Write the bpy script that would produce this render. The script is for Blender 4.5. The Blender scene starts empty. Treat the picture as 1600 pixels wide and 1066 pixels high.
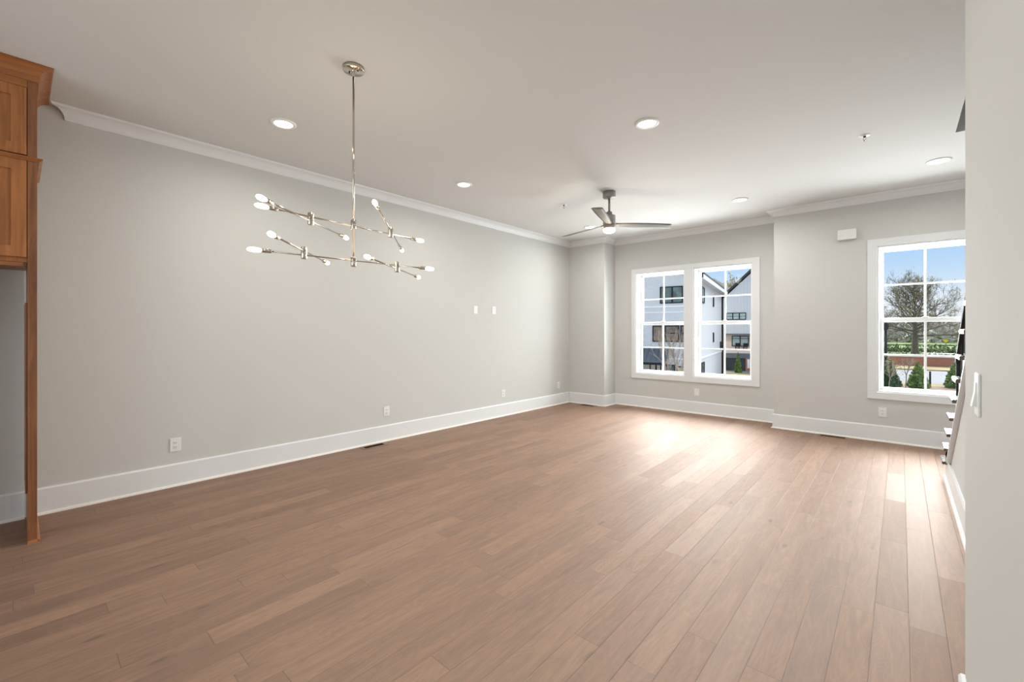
import bpy, bmesh, math, random
from mathutils import Vector, Matrix, noise

S = bpy.context.scene
COL = S.collection
PI = math.pi
H = 3.05                                   # ceiling height

# ------------------------------------------------------------------ camera
cam_d = bpy.data.cameras.new('camera')
cam = bpy.data.objects.new('camera', cam_d)
COL.objects.link(cam)
cam.location = (0, 0, 1.354)
cam.rotation_euler = (PI / 2, 0, 0.7241)
cam_d.sensor_width = 36
cam_d.lens = 686.2 / 1600 * 36
cam_d.shift_y = -15 / 1600
cam_d.clip_start = 0.02
cam_d.clip_end = 800
S.camera = cam

# ------------------------------------------------------------------ colour management
vs = S.view_settings
S.display_settings.display_device = 'sRGB'
vs.view_transform = 'Standard'
vs.look = 'None'
vs.gamma = 1
vs.use_curve_mapping = False
vs.exposure = 0.0

# ------------------------------------------------------------------ sky
W = bpy.data.worlds.new('sky')
S.world = W
W.use_nodes = True
nt = W.node_tree
for n in list(nt.nodes):
    nt.nodes.remove(n)


def wn(t, **k):
    n = nt.nodes.new(t)
    for a, b in k.items():
        setattr(n, a, b)
    return n


tc = wn('ShaderNodeTexCoord')
sep = wn('ShaderNodeSeparateXYZ')
nt.links.new(tc.outputs['Generated'], sep.inputs[0])
ramp = wn('ShaderNodeValToRGB')
nt.links.new(sep.outputs['Z'], ramp.inputs[0])
cr = ramp.color_ramp
cr.elements[0].position = 0.0
cr.elements[0].color = (0.92, 0.95, 1.0, 1)
cr.elements[1].position = 1.0
cr.elements[1].color = (0.55, 0.72, 1.0, 1)
for p, c in ((0.05, (0.86, 0.92, 1.0, 1)), (0.10, (0.60, 0.78, 1.0, 1)), (0.15, (0.44, 0.68, 1.02, 1))):
    e = cr.elements.new(p)
    e.color = c
# added bright patch of sky, out of view, to light floor and room
dot = wn('ShaderNodeVectorMath', operation='DOT_PRODUCT')
nt.links.new(tc.outputs['Generated'], dot.inputs[0])
GLOW = Vector((-0.15, 0.80, 0.55)).normalized()
dot.inputs[1].default_value = GLOW
mr = wn('ShaderNodeMapRange', interpolation_type='SMOOTHSTEP')
nt.links.new(dot.outputs['Value'], mr.inputs['Value'])
mr.inputs['From Min'].default_value = 0.45
mr.inputs['From Max'].default_value = 0.85
mr2 = wn('ShaderNodeMapRange', interpolation_type='SMOOTHSTEP')
nt.links.new(sep.outputs['Z'], mr2.inputs['Value'])
mr2.inputs['From Min'].default_value = 0.16
mr2.inputs['From Max'].default_value = 0.26
mul = wn('ShaderNodeMath', operation='MULTIPLY')
nt.links.new(mr.outputs[0], mul.inputs[0])
nt.links.new(mr2.outputs[0], mul.inputs[1])
SKY_GLOW = 7.0
mul2 = wn('ShaderNodeMath', operation='MULTIPLY')
nt.links.new(mul.outputs[0], mul2.inputs[0])
mul2.inputs[1].default_value = SKY_GLOW
glowc = wn('ShaderNodeVectorMath', operation='SCALE')
glowc.inputs[0].default_value = (1.0, 0.98, 0.96)
nt.links.new(mul2.outputs[0], glowc.inputs['Scale'])
addc = wn('ShaderNodeVectorMath', operation='ADD')
nt.links.new(ramp.outputs[0], addc.inputs[0])
nt.links.new(glowc.outputs[0], addc.inputs[1])
bg = wn('ShaderNodeBackground')
nt.links.new(addc.outputs[0], bg.inputs[0])
bg.inputs[1].default_value = 1.0
outw = wn('ShaderNodeOutputWorld')
nt.links.new(bg.outputs[0], outw.inputs[0])

# ------------------------------------------------------------------ sun (behind the house) and added soft area lamps
sd = bpy.data.lights.new('sun', 'SUN')
sd.energy = 0.85
sd.angle = math.radians(6)
sd.color = (1.0, 0.96, 0.9)
sun = bpy.data.objects.new('sun', sd)
COL.objects.link(sun)
sun.rotation_euler = Vector((-0.55, 0.75, -0.55)).to_track_quat('-Z', 'Y').to_euler()


def area(name, loc, direction, sx, sy, power, color=(1, 1, 1), spread=180):
    d = bpy.data.lights.new(name, 'AREA')
    d.shape = 'RECTANGLE'
    d.size, d.size_y = sx, sy
    d.energy = power
    d.color = color
    d.spread = math.radians(spread)
    o = bpy.data.objects.new(name, d)
    COL.objects.link(o)
    o.location = loc
    o.rotation_euler = Vector(direction).to_track_quat('-Z', 'Y').to_euler()
    return o


area('rear_fill_light', (-2.3, -3.9, 1.6), (0, 1, 0.30), 4.4, 2.4, 86, (0.88, 0.95, 1.0))  # added fill lamp behind the camera; the back wall has no window
area('rear_overhead_fill', (-2.0, -1.9, 2.9), (0, 0.15, -1), 2.4, 1.2, 8, (0.95, 0.98, 1.0))  # added overhead fill behind the camera, belongs to no fitting

# daylight entering through the three windows
for wx, wy, wk in ((-3.147, 7.44, 0.90), (-2.128, 7.44, 0.90), (0.225, 7.06, 1.08)):
    area('window_daylight', (wx, wy + 0.36, 1.504), (0, -1, -0.14), 0.84, 1.70, 73 * wk, (0.95, 0.98, 1.0))
    area('window_daylight', (wx, wy + 0.10, 1.504), (0, -1, 0), 0.80, 1.70, 7 * wk, (0.95, 0.98, 1.0))


# ------------------------------------------------------------------ materials
def newmat(name):
    m = bpy.data.materials.new(name)
    m.use_nodes = True
    return m, m.node_tree, m.node_tree.nodes['Principled BSDF']


def lin(c):
    return tuple(((v / 255) / 12.92 if v / 255 <= 0.04045 else ((v / 255 + 0.055) / 1.055) ** 2.4) for v in c)


def mat(name, col, rough=0.5, metal=0.0, bump=0.0, bscale=200, var=0.0, vscale=3, spec=0.5, coat=0.0):
    m, t, b = newmat(name)
    b.inputs['Base Color'].default_value = (*col, 1)
    b.inputs['Roughness'].default_value = rough
    b.inputs['Metallic'].default_value = metal
    b.inputs['Specular IOR Level'].default_value = spec
    b.inputs['Coat Weight'].default_value = coat
    tcn = t.nodes.new('ShaderNodeTexCoord')
    if var:
        nz = t.nodes.new('ShaderNodeTexNoise')
        nz.inputs['Scale'].default_value = vscale
        nz.inputs['Detail'].default_value = 4
        t.links.new(tcn.outputs['Object'], nz.inputs['Vector'])
        r = t.nodes.new('ShaderNodeValToRGB')
        r.color_ramp.elements[0].position = 0.3
        r.color_ramp.elements[1].position = 0.7
        r.color_ramp.elements[0].color = (*[c * (1 - var) for c in col], 1)
        r.color_ramp.elements[1].color = (*[min(1, c * (1 + var)) for c in col], 1)
        t.links.new(nz.outputs['Fac'], r.inputs[0])
        t.links.new(r.outputs[0], b.inputs['Base Color'])
    if bump:
        nz = t.nodes.new('ShaderNodeTexNoise')
        nz.inputs['Scale'].default_value = bscale
        t.links.new(tcn.outputs['Object'], nz.inputs['Vector'])
        bp = t.nodes.new('ShaderNodeBump')
        bp.inputs['Strength'].default_value = bump
        bp.inputs['Distance'].default_value = 0.002
        t.links.new(nz.outputs['Fac'], bp.inputs['Height'])
        t.links.new(bp.outputs[0], b.inputs['Normal'])
    return m


def emit(name, col, strength):
    m, t, b = newmat(name)
    b.inputs['Base Color'].default_value = (*col, 1)
    b.inputs['Emission Color'].default_value = (*col, 1)
    b.inputs['Emission Strength'].default_value = strength
    return m


M = {}
M['wall'] = mat('wall_paint', (0.636, 0.640, 0.620), 0.75, bump=0.08, bscale=350, spec=0.25)
M['ceiling'] = mat('ceiling_paint', (0.695, 0.700, 0.685), 0.85, bump=0.05, bscale=300, spec=0.2)
M['trim'] = mat('trim_paint', (0.80, 0.825, 0.835), 0.35, spec=0.4)
M['vinyl'] = mat('white_vinyl', (0.85, 0.87, 0.87), 0.35)
M['shoe'] = mat('shoe_moulding_paint', (0.86, 0.83, 0.78), 0.35)
M['plastic'] = mat('white_plastic', (0.84, 0.85, 0.835), 0.4)
M['slot'] = mat('dark_slot', (0.03, 0.03, 0.03), 0.6)
M['nickel'] = mat('polished_nickel', (0.56, 0.52, 0.46), 0.12, 1.0)
M['satin'] = mat('satin_nickel', (0.33, 0.32, 0.30), 0.55, 0.45, var=0.05, vscale=20)
M['fanblade'] = mat('grey_fan_blade', (0.22, 0.217, 0.20), 0.6, var=0.06, vscale=8, spec=0.15)
M['orange'] = mat('lamp_glow_band', (0.75, 0.42, 0.18), 0.4)  # orange base colour paints the lamp's glow on the fan collar
M['bulb'] = emit('lit_bulb', (1.0, 0.90, 0.72), 14)
M['diffuser'] = emit('lit_diffuser', (1.0, 0.95, 0.86), 9)
M['black'] = mat('black_metal', (0.02, 0.02, 0.022), 0.6, 0.0, spec=0.2)
M['brass'] = mat('dark_brass', (0.10, 0.08, 0.06), 0.4, 0.8)
M['darkwood'] = mat('dark_stained_wood', (0.10, 0.062, 0.045), 0.18, var=0.25, vscale=14, coat=0.6)
M['register'] = mat('register_wood', (0.27, 0.16, 0.11), 0.5, var=0.15, vscale=12)
M['registerdark'] = mat('register_slots', (0.030, 0.014, 0.007), 0.8, spec=0.05)


def m_floor():
    m, t, b = newmat('hardwood_planks')
    N = t.nodes.new

    def math_(op, a, c=None, d=None):
        n = N('ShaderNodeMath')
        n.operation = op
        for i, v in enumerate((a, c, d)):
            if v is None:
                continue
            if isinstance(v, (int, float)):
                n.inputs[i].default_value = v
            else:
                t.links.new(v, n.inputs[i])
        return n.outputs[0]

    tcn = N('ShaderNodeTexCoord')
    sp = N('ShaderNodeSeparateXYZ')
    t.links.new(tcn.outputs['Object'], sp.inputs[0])
    x, y = sp.outputs['X'], sp.outputs['Y']
    xs = math_('DIVIDE', math_('ADD', x, 0.469 + 0.125 * 80), 0.125)
    row = math_('FLOOR', xs)
    fx = math_('FRACT', xs)

    def wnoise(v):
        n = N('ShaderNodeTexWhiteNoise')
        n.noise_dimensions = '1D'
        t.links.new(v, n.inputs['W'])
        return n.outputs['Value']

    r1 = wnoise(row)
    r2 = wnoise(math_('ADD', row, 77.3))
    L = math_('ADD', math_('MULTIPLY', r2, 0.7), 0.85)
    ys = math_('DIVIDE', math_('ADD', math_('ADD', y, 40.0), math_('MULTIPLY', r1, 5.0)), L)
    col_i = math_('FLOOR', ys)
    fy = math_('FRACT', ys)
    pid = math_('ADD', math_('MULTIPLY', row, 13.17), math_('MULTIPLY', col_i, 5.71))
    pr = wnoise(pid)
    pr2 = wnoise(math_('ADD', pid, 31.7))
    # seams
    ex = math_('MINIMUM', fx, math_('SUBTRACT', 1.0, fx))
    ey = math_('MULTIPLY', math_('MINIMUM', fy, math_('SUBTRACT', 1.0, fy)), math_('DIVIDE', L, 0.125))
    def seamline(v):
        mp = N('ShaderNodeMapRange')
        mp.interpolation_type = 'SMOOTHSTEP'
        t.links.new(v, mp.inputs['Value'])
        mp.inputs['From Min'].default_value = 0.003
        mp.inputs['From Max'].default_value = 0.020
        return mp.outputs[0]                                      # 0 in the seam, 1 on the board

    sx_, sy_ = seamline(ex), seamline(ey)
    seam = math_('MINIMUM', sx_, sy_)
    # grain
    cx = N('ShaderNodeCombineXYZ')
    t.links.new(math_('MULTIPLY', x, 22.0), cx.inputs[0])
    t.links.new(math_('MULTIPLY', y, 2.4), cx.inputs[1])
    t.links.new(math_('MULTIPLY', pr, 90.0), cx.inputs[2])
    g1 = N('ShaderNodeTexNoise')
    g1.inputs['Scale'].default_value = 1.0
    g1.inputs['Detail'].default_value = 5
    g1.inputs['Distortion'].default_value = 1.2
    t.links.new(cx.outputs[0], g1.inputs['Vector'])
    cx2 = N('ShaderNodeCombineXYZ')
    t.links.new(math_('MULTIPLY', x, 160.0), cx2.inputs[0])
    t.links.new(math_('MULTIPLY', y, 7.0), cx2.inputs[1])
    t.links.new(math_('MULTIPLY', pr2, 50.0), cx2.inputs[2])
    g2 = N('ShaderNodeTexNoise')
    g2.inputs['Scale'].default_value = 1.0
    g2.inputs['Detail'].default_value = 3
    t.links.new(cx2.outputs[0], g2.inputs['Vector'])
    # plank tone
    rp = N('ShaderNodeValToRGB')
    t.links.new(pr, rp.inputs[0])
    els = rp.color_ramp.elements
    els[0].position = 0
    els[0].color = (0.143, 0.070, 0.040, 1)
    els[1].position = 1
    els[1].color = (0.224, 0.121, 0.072, 1)
    for p, c in ((0.25, (0.171, 0.086, 0.051, 1)), (0.5, (0.186, 0.096, 0.057, 1)), (0.75, (0.201, 0.107, 0.063, 1))):
        e = els.new(p)
        e.color = c
    gsum = math_('ADD', math_('MULTIPLY', g1.outputs['Fac'], 0.75), math_('MULTIPLY', g2.outputs['Fac'], 0.35))
    gm = N('ShaderNodeMapRange')
    t.links.new(gsum, gm.inputs['Value'])
    gm.inputs['From Min'].default_value = 0.30
    gm.inputs['From Max'].default_value = 0.75
    gm.inputs['To Min'].default_value = 0.62
    gm.inputs['To Max'].default_value = 1.34
    # cathedral figure and small dark knots
    cx3 = N('ShaderNodeCombineXYZ')
    t.links.new(math_('MULTIPLY', x, 9.0), cx3.inputs[0])
    t.links.new(math_('MULTIPLY', y, 1.6), cx3.inputs[1])
    t.links.new(math_('MULTIPLY', pr2, 70.0), cx3.inputs[2])
    g3 = N('ShaderNodeTexNoise')
    g3.inputs['Scale'].default_value = 1.0
    g3.inputs['Detail'].default_value = 2
    g3.inputs['Distortion'].default_value = 0.6
    t.links.new(cx3.outputs[0], g3.inputs['Vector'])
    rings = math_('SINE', math_('MULTIPLY', g3.outputs['Fac'], 95.0))
    ringm = math_('ADD', 1.0, math_('MULTIPLY', rings, 0.075))
    vo = N('ShaderNodeTexVoronoi')
    vo.inputs['Scale'].default_value = 1.0
    cx4 = N('ShaderNodeCombineXYZ')
    t.links.new(math_('MULTIPLY', x, 5.5), cx4.inputs[0])
    t.links.new(math_('MULTIPLY', y, 1.9), cx4.inputs[1])
    t.links.new(math_('MULTIPLY', pr, 40.0), cx4.inputs[2])
    t.links.new(cx4.outputs[0], vo.inputs['Vector'])
    kn = N('ShaderNodeMapRange')
    kn.interpolation_type = 'SMOOTHSTEP'
    t.links.new(vo.outputs['Distance'], kn.inputs['Value'])
    kn.inputs['From Min'].default_value = 0.02
    kn.inputs['From Max'].default_value = 0.11
    kn.inputs['To Min'].default_value = 0.40
    fig = math_('MULTIPLY', ringm, kn.outputs[0])
    dark = math_('MULTIPLY', math_('ADD', math_('MULTIPLY', sx_, 0.20), 0.80), math_('ADD', math_('MULTIPLY', sy_, 0.45), 0.55))
    sm = math_('MULTIPLY', math_('MULTIPLY', gm.outputs[0], fig), dark)
    vm = N('ShaderNodeVectorMath')
    vm.operation = 'SCALE'
    t.links.new(rp.outputs[0], vm.inputs[0])
    t.links.new(sm, vm.inputs['Scale'])
    t.links.new(vm.outputs[0], b.inputs['Base Color'])
    rr = math_('ADD', math_('MULTIPLY', g2.outputs['Fac'], 0.10), math_('ADD', 0.545, math_('MULTIPLY', pr2, 0.06)))
    t.links.new(rr, b.inputs['Roughness'])
    b.inputs['Specular IOR Level'].default_value = 1.0
    b.inputs['IOR'].default_value = 1.86
    b.inputs['Specular Tint'].default_value = (1.0, 0.84, 0.73, 1)
    hgt = math_('ADD', math_('MULTIPLY', seam, 1.0), math_('MULTIPLY', g1.outputs['Fac'], 0.10))
    bp = N('ShaderNodeBump')
    bp.inputs['Strength'].default_value = 0.8
    bp.inputs['Distance'].default_value = 0.0015
    t.links.new(hgt, bp.inputs['Height'])
    t.links.new(bp.outputs[0], b.inputs['Normal'])
    return m


M['floor'] = m_floor()


def m_wood(name, c0, c1, axis='Z', rough=0.35):
    m, t, b = newmat(name)
    tcn = t.nodes.new('ShaderNodeTexCoord')
    mp = t.nodes.new('ShaderNodeMapping')
    mp.inputs['Scale'].default_value = {'Z': (26, 26, 2.2), 'Y': (26, 2.2, 26), 'X': (2.2, 26, 26)}[axis]
    nz = t.nodes.new('ShaderNodeTexNoise')
    nz.inputs['Scale'].default_value = 1
    nz.inputs['Detail'].default_value = 5
    nz.inputs['Distortion'].default_value = 1.0
    t.links.new(tcn.outputs['Object'], mp.inputs[0])
    t.links.new(mp.outputs[0], nz.inputs['Vector'])
    r = t.nodes.new('ShaderNodeValToRGB')
    r.color_ramp.elements[0].position = 0.3
    r.color_ramp.elements[1].position = 0.72
    r.color_ramp.elements[0].color = (*c0, 1)
    r.color_ramp.elements[1].color = (*c1, 1)
    t.links.new(nz.outputs['Fac'], r.inputs[0])
    t.links.new(r.outputs[0], b.inputs['Base Color'])
    b.inputs['Roughness'].default_value = rough
    return m


M['cab'] = m_wood('cabinet_wood_upright', (0.27, 0.098, 0.030), (0.46, 0.185, 0.060))
M['cabp'] = m_wood('cabinet_panel_wood', (0.15, 0.056, 0.024), (0.31, 0.125, 0.050))  # figured darker grain, with the panel's dimmer light also put into the colour
M['cabh'] = m_wood('cabinet_wood_level', (0.26, 0.092, 0.028), (0.43, 0.170, 0.056), 'Y')


def m_glass():
    m, t, b = newmat('window_glass')
    t.nodes.remove(b)
    out = t.nodes['Material Output']
    fr = t.nodes.new('ShaderNodeFresnel')
    fr.inputs[0].default_value = 1.12
    tr = t.nodes.new('ShaderNodeBsdfTransparent')
    tr.inputs[0].default_value = (0.97, 0.98, 0.975, 1)
    gl = t.nodes.new('ShaderNodeBsdfGlossy')
    gl.inputs['Roughness'].default_value = 0.0
    mx = t.nodes.new('ShaderNodeMixShader')
    t.links.new(fr.outputs[0], mx.inputs[0])
    t.links.new(tr.outputs[0], mx.inputs[1])
    t.links.new(gl.outputs[0], mx.inputs[2])
    t.links.new(mx.outputs[0], out.inputs[0])
    return m


M['glass'] = m_glass()


def m_brick(name, c1, c2, mortar, scale, bw=0.5, rh=0.25, msize=0.02):
    m, t, b = newmat(name)
    tcn = t.nodes.new('ShaderNodeTexCoord')
    sp = t.nodes.new('ShaderNodeSeparateXYZ')
    t.links.new(tcn.outputs['Object'], sp.inputs[0])
    ad = t.nodes.new('ShaderNodeMath')
    t.links.new(sp.outputs['X'], ad.inputs[0])
    t.links.new(sp.outputs['Y'], ad.inputs[1])
    cb = t.nodes.new('ShaderNodeCombineXYZ')
    t.links.new(ad.outputs[0], cb.inputs[0])
    t.links.new(sp.outputs['Z'], cb.inputs[1])
    br = t.nodes.new('ShaderNodeTexBrick')
    br.inputs['Color1'].default_value = (*c1, 1)
    br.inputs['Color2'].default_value = (*c2, 1)
    br.inputs['Mortar'].default_value = (*mortar, 1)
    br.inputs['Scale'].default_value = scale
    br.inputs['Mortar Size'].default_value = msize
    br.inputs['Brick Width'].default_value = bw
    br.inputs['Row Height'].default_value = rh
    t.links.new(cb.outputs[0], br.inputs['Vector'])
    t.links.new(br.outputs[0], b.inputs['Base Color'])
    b.inputs['Roughness'].default_value = 0.85
    b.inputs['Specular IOR Level'].default_value = 0.2
    return m


M['wbrick'] = m_brick('white_painted_brick', (0.62, 0.625, 0.63), (0.575, 0.58, 0.59), (0.53, 0.54, 0.55), 2.2)
M['rbrick'] = m_brick('red_brick', (0.42, 0.17, 0.12), (0.36, 0.14, 0.10), (0.40, 0.26, 0.20), 2.2)
M['siding'] = m_brick('white_board_siding', (0.60, 0.61, 0.635), (0.59, 0.60, 0.625), (0.48, 0.49, 0.52), 1.0, 0.42, 40.0, 0.02)
M['beige'] = mat('beige_render', (0.66, 0.55, 0.48), 0.85)
M['cream'] = mat('cream_porch_wall', (0.66, 0.58, 0.46), 0.85)
M['soffit'] = mat('grey_soffit', (0.50, 0.50, 0.52), 0.7)
M['white_ext'] = mat('white_fascia', (0.82, 0.82, 0.84), 0.5)
M['roofm'] = mat('grey_metal_roof', (0.12, 0.135, 0.16), 0.45, 0.2)
M['shingle'] = mat('brown_shingles', (0.27, 0.235, 0.19), 0.9, var=0.25, vscale=6)
M['garage'] = mat('charcoal_garage_door', (0.035, 0.037, 0.042), 0.5)
M['winglass'] = mat('dim_window_glass', (0.10, 0.14, 0.13), 0.08, var=0.5, vscale=1.3, spec=0.8)
M['winglassc'] = mat('pale_window_glass', (0.36, 0.47, 0.47), 0.08, var=0.25, vscale=1.5, spec=0.8)
M['winbrown'] = mat('curtained_window_glass', (0.17, 0.12, 0.085), 0.12, var=0.6, vscale=2.2, spec=0.8)
M['winyellow'] = mat('lit_porch_glass', (0.42, 0.40, 0.22), 0.15, var=0.2, vscale=1.2)
M['bark'] = mat('grey_bark', (0.13, 0.105, 0.085), 0.9, var=0.25, vscale=4)
M['barkp'] = mat('pale_bark', (0.34, 0.27, 0.21), 0.9, var=0.25, vscale=4)
M['bud'] = mat('spring_buds', (0.34, 0.31, 0.13), 0.8, var=0.3, vscale=2)
M['ever'] = mat('evergreen_leaves', (0.055, 0.115, 0.045), 0.7, var=0.5, vscale=3)
M['ever2'] = mat('bright_evergreen_leaves', (0.13, 0.21, 0.05), 0.7, var=0.5, vscale=3)
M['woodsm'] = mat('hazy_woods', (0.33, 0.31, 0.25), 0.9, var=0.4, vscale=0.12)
M['hedge'] = mat('hedge_leaves', (0.10, 0.14, 0.04), 0.8, var=0.5, vscale=1.0)
M['asphalt'] = mat('pale_asphalt', (0.22, 0.225, 0.24), 0.85, var=0.06, vscale=0.5)
M['concrete'] = mat('pale_concrete', (0.45, 0.44, 0.42), 0.85, var=0.05, vscale=0.6)
M['straw'] = mat('straw_grass', (0.30, 0.235, 0.10), 0.9, var=0.25, vscale=0.5)
M['mulch'] = mat('tan_soil', (0.24, 0.165, 0.11), 0.9, var=0.2, vscale=0.8)
M['lawn'] = mat('spring_lawn', (0.14, 0.20, 0.05), 0.9, var=0.35, vscale=0.25)
M['yellow'] = mat('yellow_sign_paint', (0.75, 0.62, 0.03), 0.5)


# ------------------------------------------------------------------ mesh helpers
class MB:
    def __init__(self):
        self.bm = bmesh.new()

    def box(self, x0, x1, y0, y1, z0, z1, bev=0.0):
        bm = self.bm if not bev else bmesh.new()
        v = [bm.verts.new((x, y, z)) for z in (z0, z1) for y in (y0, y1) for x in (x0, x1)]
        for f in ((0, 2, 3, 1), (4, 5, 7, 6), (0, 1, 5, 4), (2, 6, 7, 3), (0, 4, 6, 2), (1, 3, 7, 5)):
            bm.faces.new([v[i] for i in f])
        if bev:
            bmesh.ops.bevel(bm, geom=bm.edges[:], offset=bev, segments=2, affect='EDGES', profile=0.5)
            self.merge(bm)
        return self

    def merge(self, other, mtx=None):
        tmp = bpy.data.meshes.new('tmp')
        other.to_mesh(tmp)
        other.free()
        if mtx is not None:
            tmp.transform(mtx)
        self.bm.from_mesh(tmp)
        bpy.data.meshes.remove(tmp)

    def quad(self, *pts):
        self.bm.faces.new([self.bm.verts.new(p) for p in pts])

    def tube(self, p0, p1, r0, r1=None, seg=12, caps=True):
        r1 = r0 if r1 is None else r1
        p0, p1 = Vector(p0), Vector(p1)
        d = (p1 - p0).normalized()
        up = Vector((0, 0, 1)) if abs(d.z) < 0.95 else Vector((1, 0, 0))
        a = d.cross(up).normalized()
        b = d.cross(a)
        bm = self.bm
        ra = [bm.verts.new(p0 + (a * math.cos(2 * PI * i / seg) + b * math.sin(2 * PI * i / seg)) * r0) for i in range(seg)]
        rb = [bm.verts.new(p1 + (a * math.cos(2 * PI * i / seg) + b * math.sin(2 * PI * i / seg)) * r1) for i in range(seg)]
        for i in range(seg):
            f = bm.faces.new((ra[i], rb[i], rb[(i + 1) % seg], ra[(i + 1) % seg]))
            f.smooth = True
        if caps:
            bm.faces.new(ra)
            bm.faces.new(rb[::-1])
        return self

    def lathe(self, prof, c=(0, 0, 0), axis=(0, 0, 1), seg=32, smooth=True):
        """prof: (r, h) pairs along axis."""
        ax = Vector(axis).normalized()
        up = Vector((0, 0, 1)) if abs(ax.z) < 0.95 else Vector((1, 0, 0))
        a = ax.cross(up).normalized()
        b = ax.cross(a)
        c = Vector(c)
        bm = self.bm
        rings = []
        for r, h in prof:
            if r < 1e-6:
                rings.append([bm.verts.new(c + ax * h)])
            else:
                rings.append([bm.verts.new(c + ax * h + (a * math.cos(2 * PI * i / seg) + b * math.sin(2 * PI * i / seg)) * r) for i in range(seg)])
        for A, B in zip(rings, rings[1:]):
            for i in range(seg):
                j = (i + 1) % seg
                if len(A) == 1 and len(B) == 1:
                    continue
                if len(A) == 1:
                    f = bm.faces.new((A[0], B[i], B[j]))
                elif len(B) == 1:
                    f = bm.faces.new((A[i], B[0], A[j]))
                else:
                    f = bm.faces.new((A[i], B[i], B[j], A[j]))
                f.smooth = smooth
        return self

    def prism(self, poly, axis, a0, a1):
        """poly: 2-D outline; extruded along axis 'X' (poly = y,z), 'Y' (x,z) or 'Z' (x,y)."""
        def P(p, a):
            return {'X': (a, p[0], p[1]), 'Y': (p[0], a, p[1]), 'Z': (p[0], p[1], a)}[axis]
        bm = self.bm
        A = [bm.verts.new(P(p, a0)) for p in poly]
        B = [bm.verts.new(P(p, a1)) for p in poly]
        bm.faces.new(A)
        bm.faces.new(B[::-1])
        n = len(poly)
        for i in range(n):
            bm.faces.new((A[i], B[i], B[(i + 1) % n], A[(i + 1) % n]))
        return self

    def ring(self, axis, a0, a1, o, i):
        """A rectangular frame: o, i = (u0, u1, v0, v1) outer and inner; one connected piece, extruded along axis."""
        def P(u, v, a):
            return {'X': (a, u, v), 'Y': (u, a, v)}[axis]
        V = []
        for r in (o, i):
            for a in (a0, a1):
                V.append([self.bm.verts.new(P(u, v, a)) for u, v in ((r[0], r[2]), (r[1], r[2]), (r[1], r[3]), (r[0], r[3]))])
        for k in range(4):
            j = (k + 1) % 4
            for A, B in ((V[0], V[2]), (V[1], V[3]), (V[0], V[1]), (V[2], V[3])):
                self.bm.faces.new((A[k], A[j], B[j], B[k]))
        return self

    def sweep(self, prof, path, start_mitre=0.0, end_mitre=0.0):
        """prof: closed (p, z) outline, p = distance out of the wall (to the right of the path)."""
        pts = [Vector((x, y)) for x, y in path]
        nrm = []
        for a, b in zip(pts, pts[1:]):
            d = (b - a).normalized()
            nrm.append(Vector((d.y, -d.x)))
        bm = self.bm
        rings = []
        for i, p in enumerate(pts):
            if i == 0:
                n = nrm[0]
                d = (pts[1] - pts[0]).normalized() * start_mitre
            elif i == len(pts) - 1:
                n = nrm[-1]
                d = (pts[-1] - pts[-2]).normalized() * end_mitre
            else:
                n = (nrm[i - 1] + nrm[i]) / (1 + nrm[i - 1].dot(nrm[i]))
                d = Vector((0, 0))
            rings.append([bm.verts.new((*(p + (n + d) * q), z)) for q, z in prof])
        k = len(prof)
        for A, B in zip(rings, rings[1:]):
            for j in range(k):
                bm.faces.new((A[j], B[j], B[(j + 1) % k], A[(j + 1) % k]))
        bm.faces.new(rings[0])
        bm.faces.new(rings[-1][::-1])
        return self

    def build(self, name, m, parent=None, mods=None):
        """Links ONE mesh object. The vertices are in world space; with a parent they are moved to its origin."""
        me = bpy.data.meshes.new(name)
        bmesh.ops.recalc_face_normals(self.bm, faces=self.bm.faces[:])
        self.bm.to_mesh(me)
        self.bm.free()
        me.materials.append(M[m] if isinstance(m, str) else m)
        o = bpy.data.objects.new(name, me)
        COL.objects.link(o)
        if parent is not None:
            base = ORIGIN.get(parent.name, Vector((0, 0, 0)))
            me.transform(Matrix.Translation(-base))
            o.parent = parent
            ORIGIN[o.name] = base
        return o


ORIGIN = {}


def tag(o, label=None, cat=None, group=None, kind=None):
    if label:
        o['label'] = label
    if cat:
        o['category'] = cat
    if group:
        o['group'] = group
    if kind:
        o['kind'] = kind
    return o


def empty(name, loc, label=None, cat=None, group=None, kind=None):
    o = bpy.data.objects.new(name, None)
    o.empty_display_size = 0.1
    COL.objects.link(o)
    o.location = loc
    ORIGIN[o.name] = Vector(loc)
    return tag(o, label, cat, group, kind)


def solo(mb, name, m, label=None, cat=None, group=None, kind=None):
    """A top-level one-mesh thing: its origin goes to the middle of its base."""
    o = mb.build(name, m)
    me = o.data
    xs = [v.co.x for v in me.vertices]
    ys = [v.co.y for v in me.vertices]
    zs = [v.co.z for v in me.vertices]
    b = Vector(((min(xs) + max(xs)) / 2, (min(ys) + max(ys)) / 2, min(zs)))
    me.transform(Matrix.Translation(-b))
    o.location = b
    ORIGIN[o.name] = b
    return tag(o, label, cat, group, kind)


def struct(mb, name, m):
    o = mb.build(name, m)
    o['kind'] = 'structure'
    return o


def dup(root, loc, rotz=None, label=None, group=None):
    r = root.copy()
    COL.objects.link(r)
    r.location = loc
    if rotz is not None:
        r.rotation_euler = (0, 0, rotz)
    if label:
        r['label'] = label
    if group:
        r['group'] = group
    for ch in list(root.children):
        c = ch.copy()
        COL.objects.link(c)
        c.parent = r
        for g in list(ch.children):
            d = g.copy()
            COL.objects.link(d)
            d.parent = c
    return r


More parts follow.
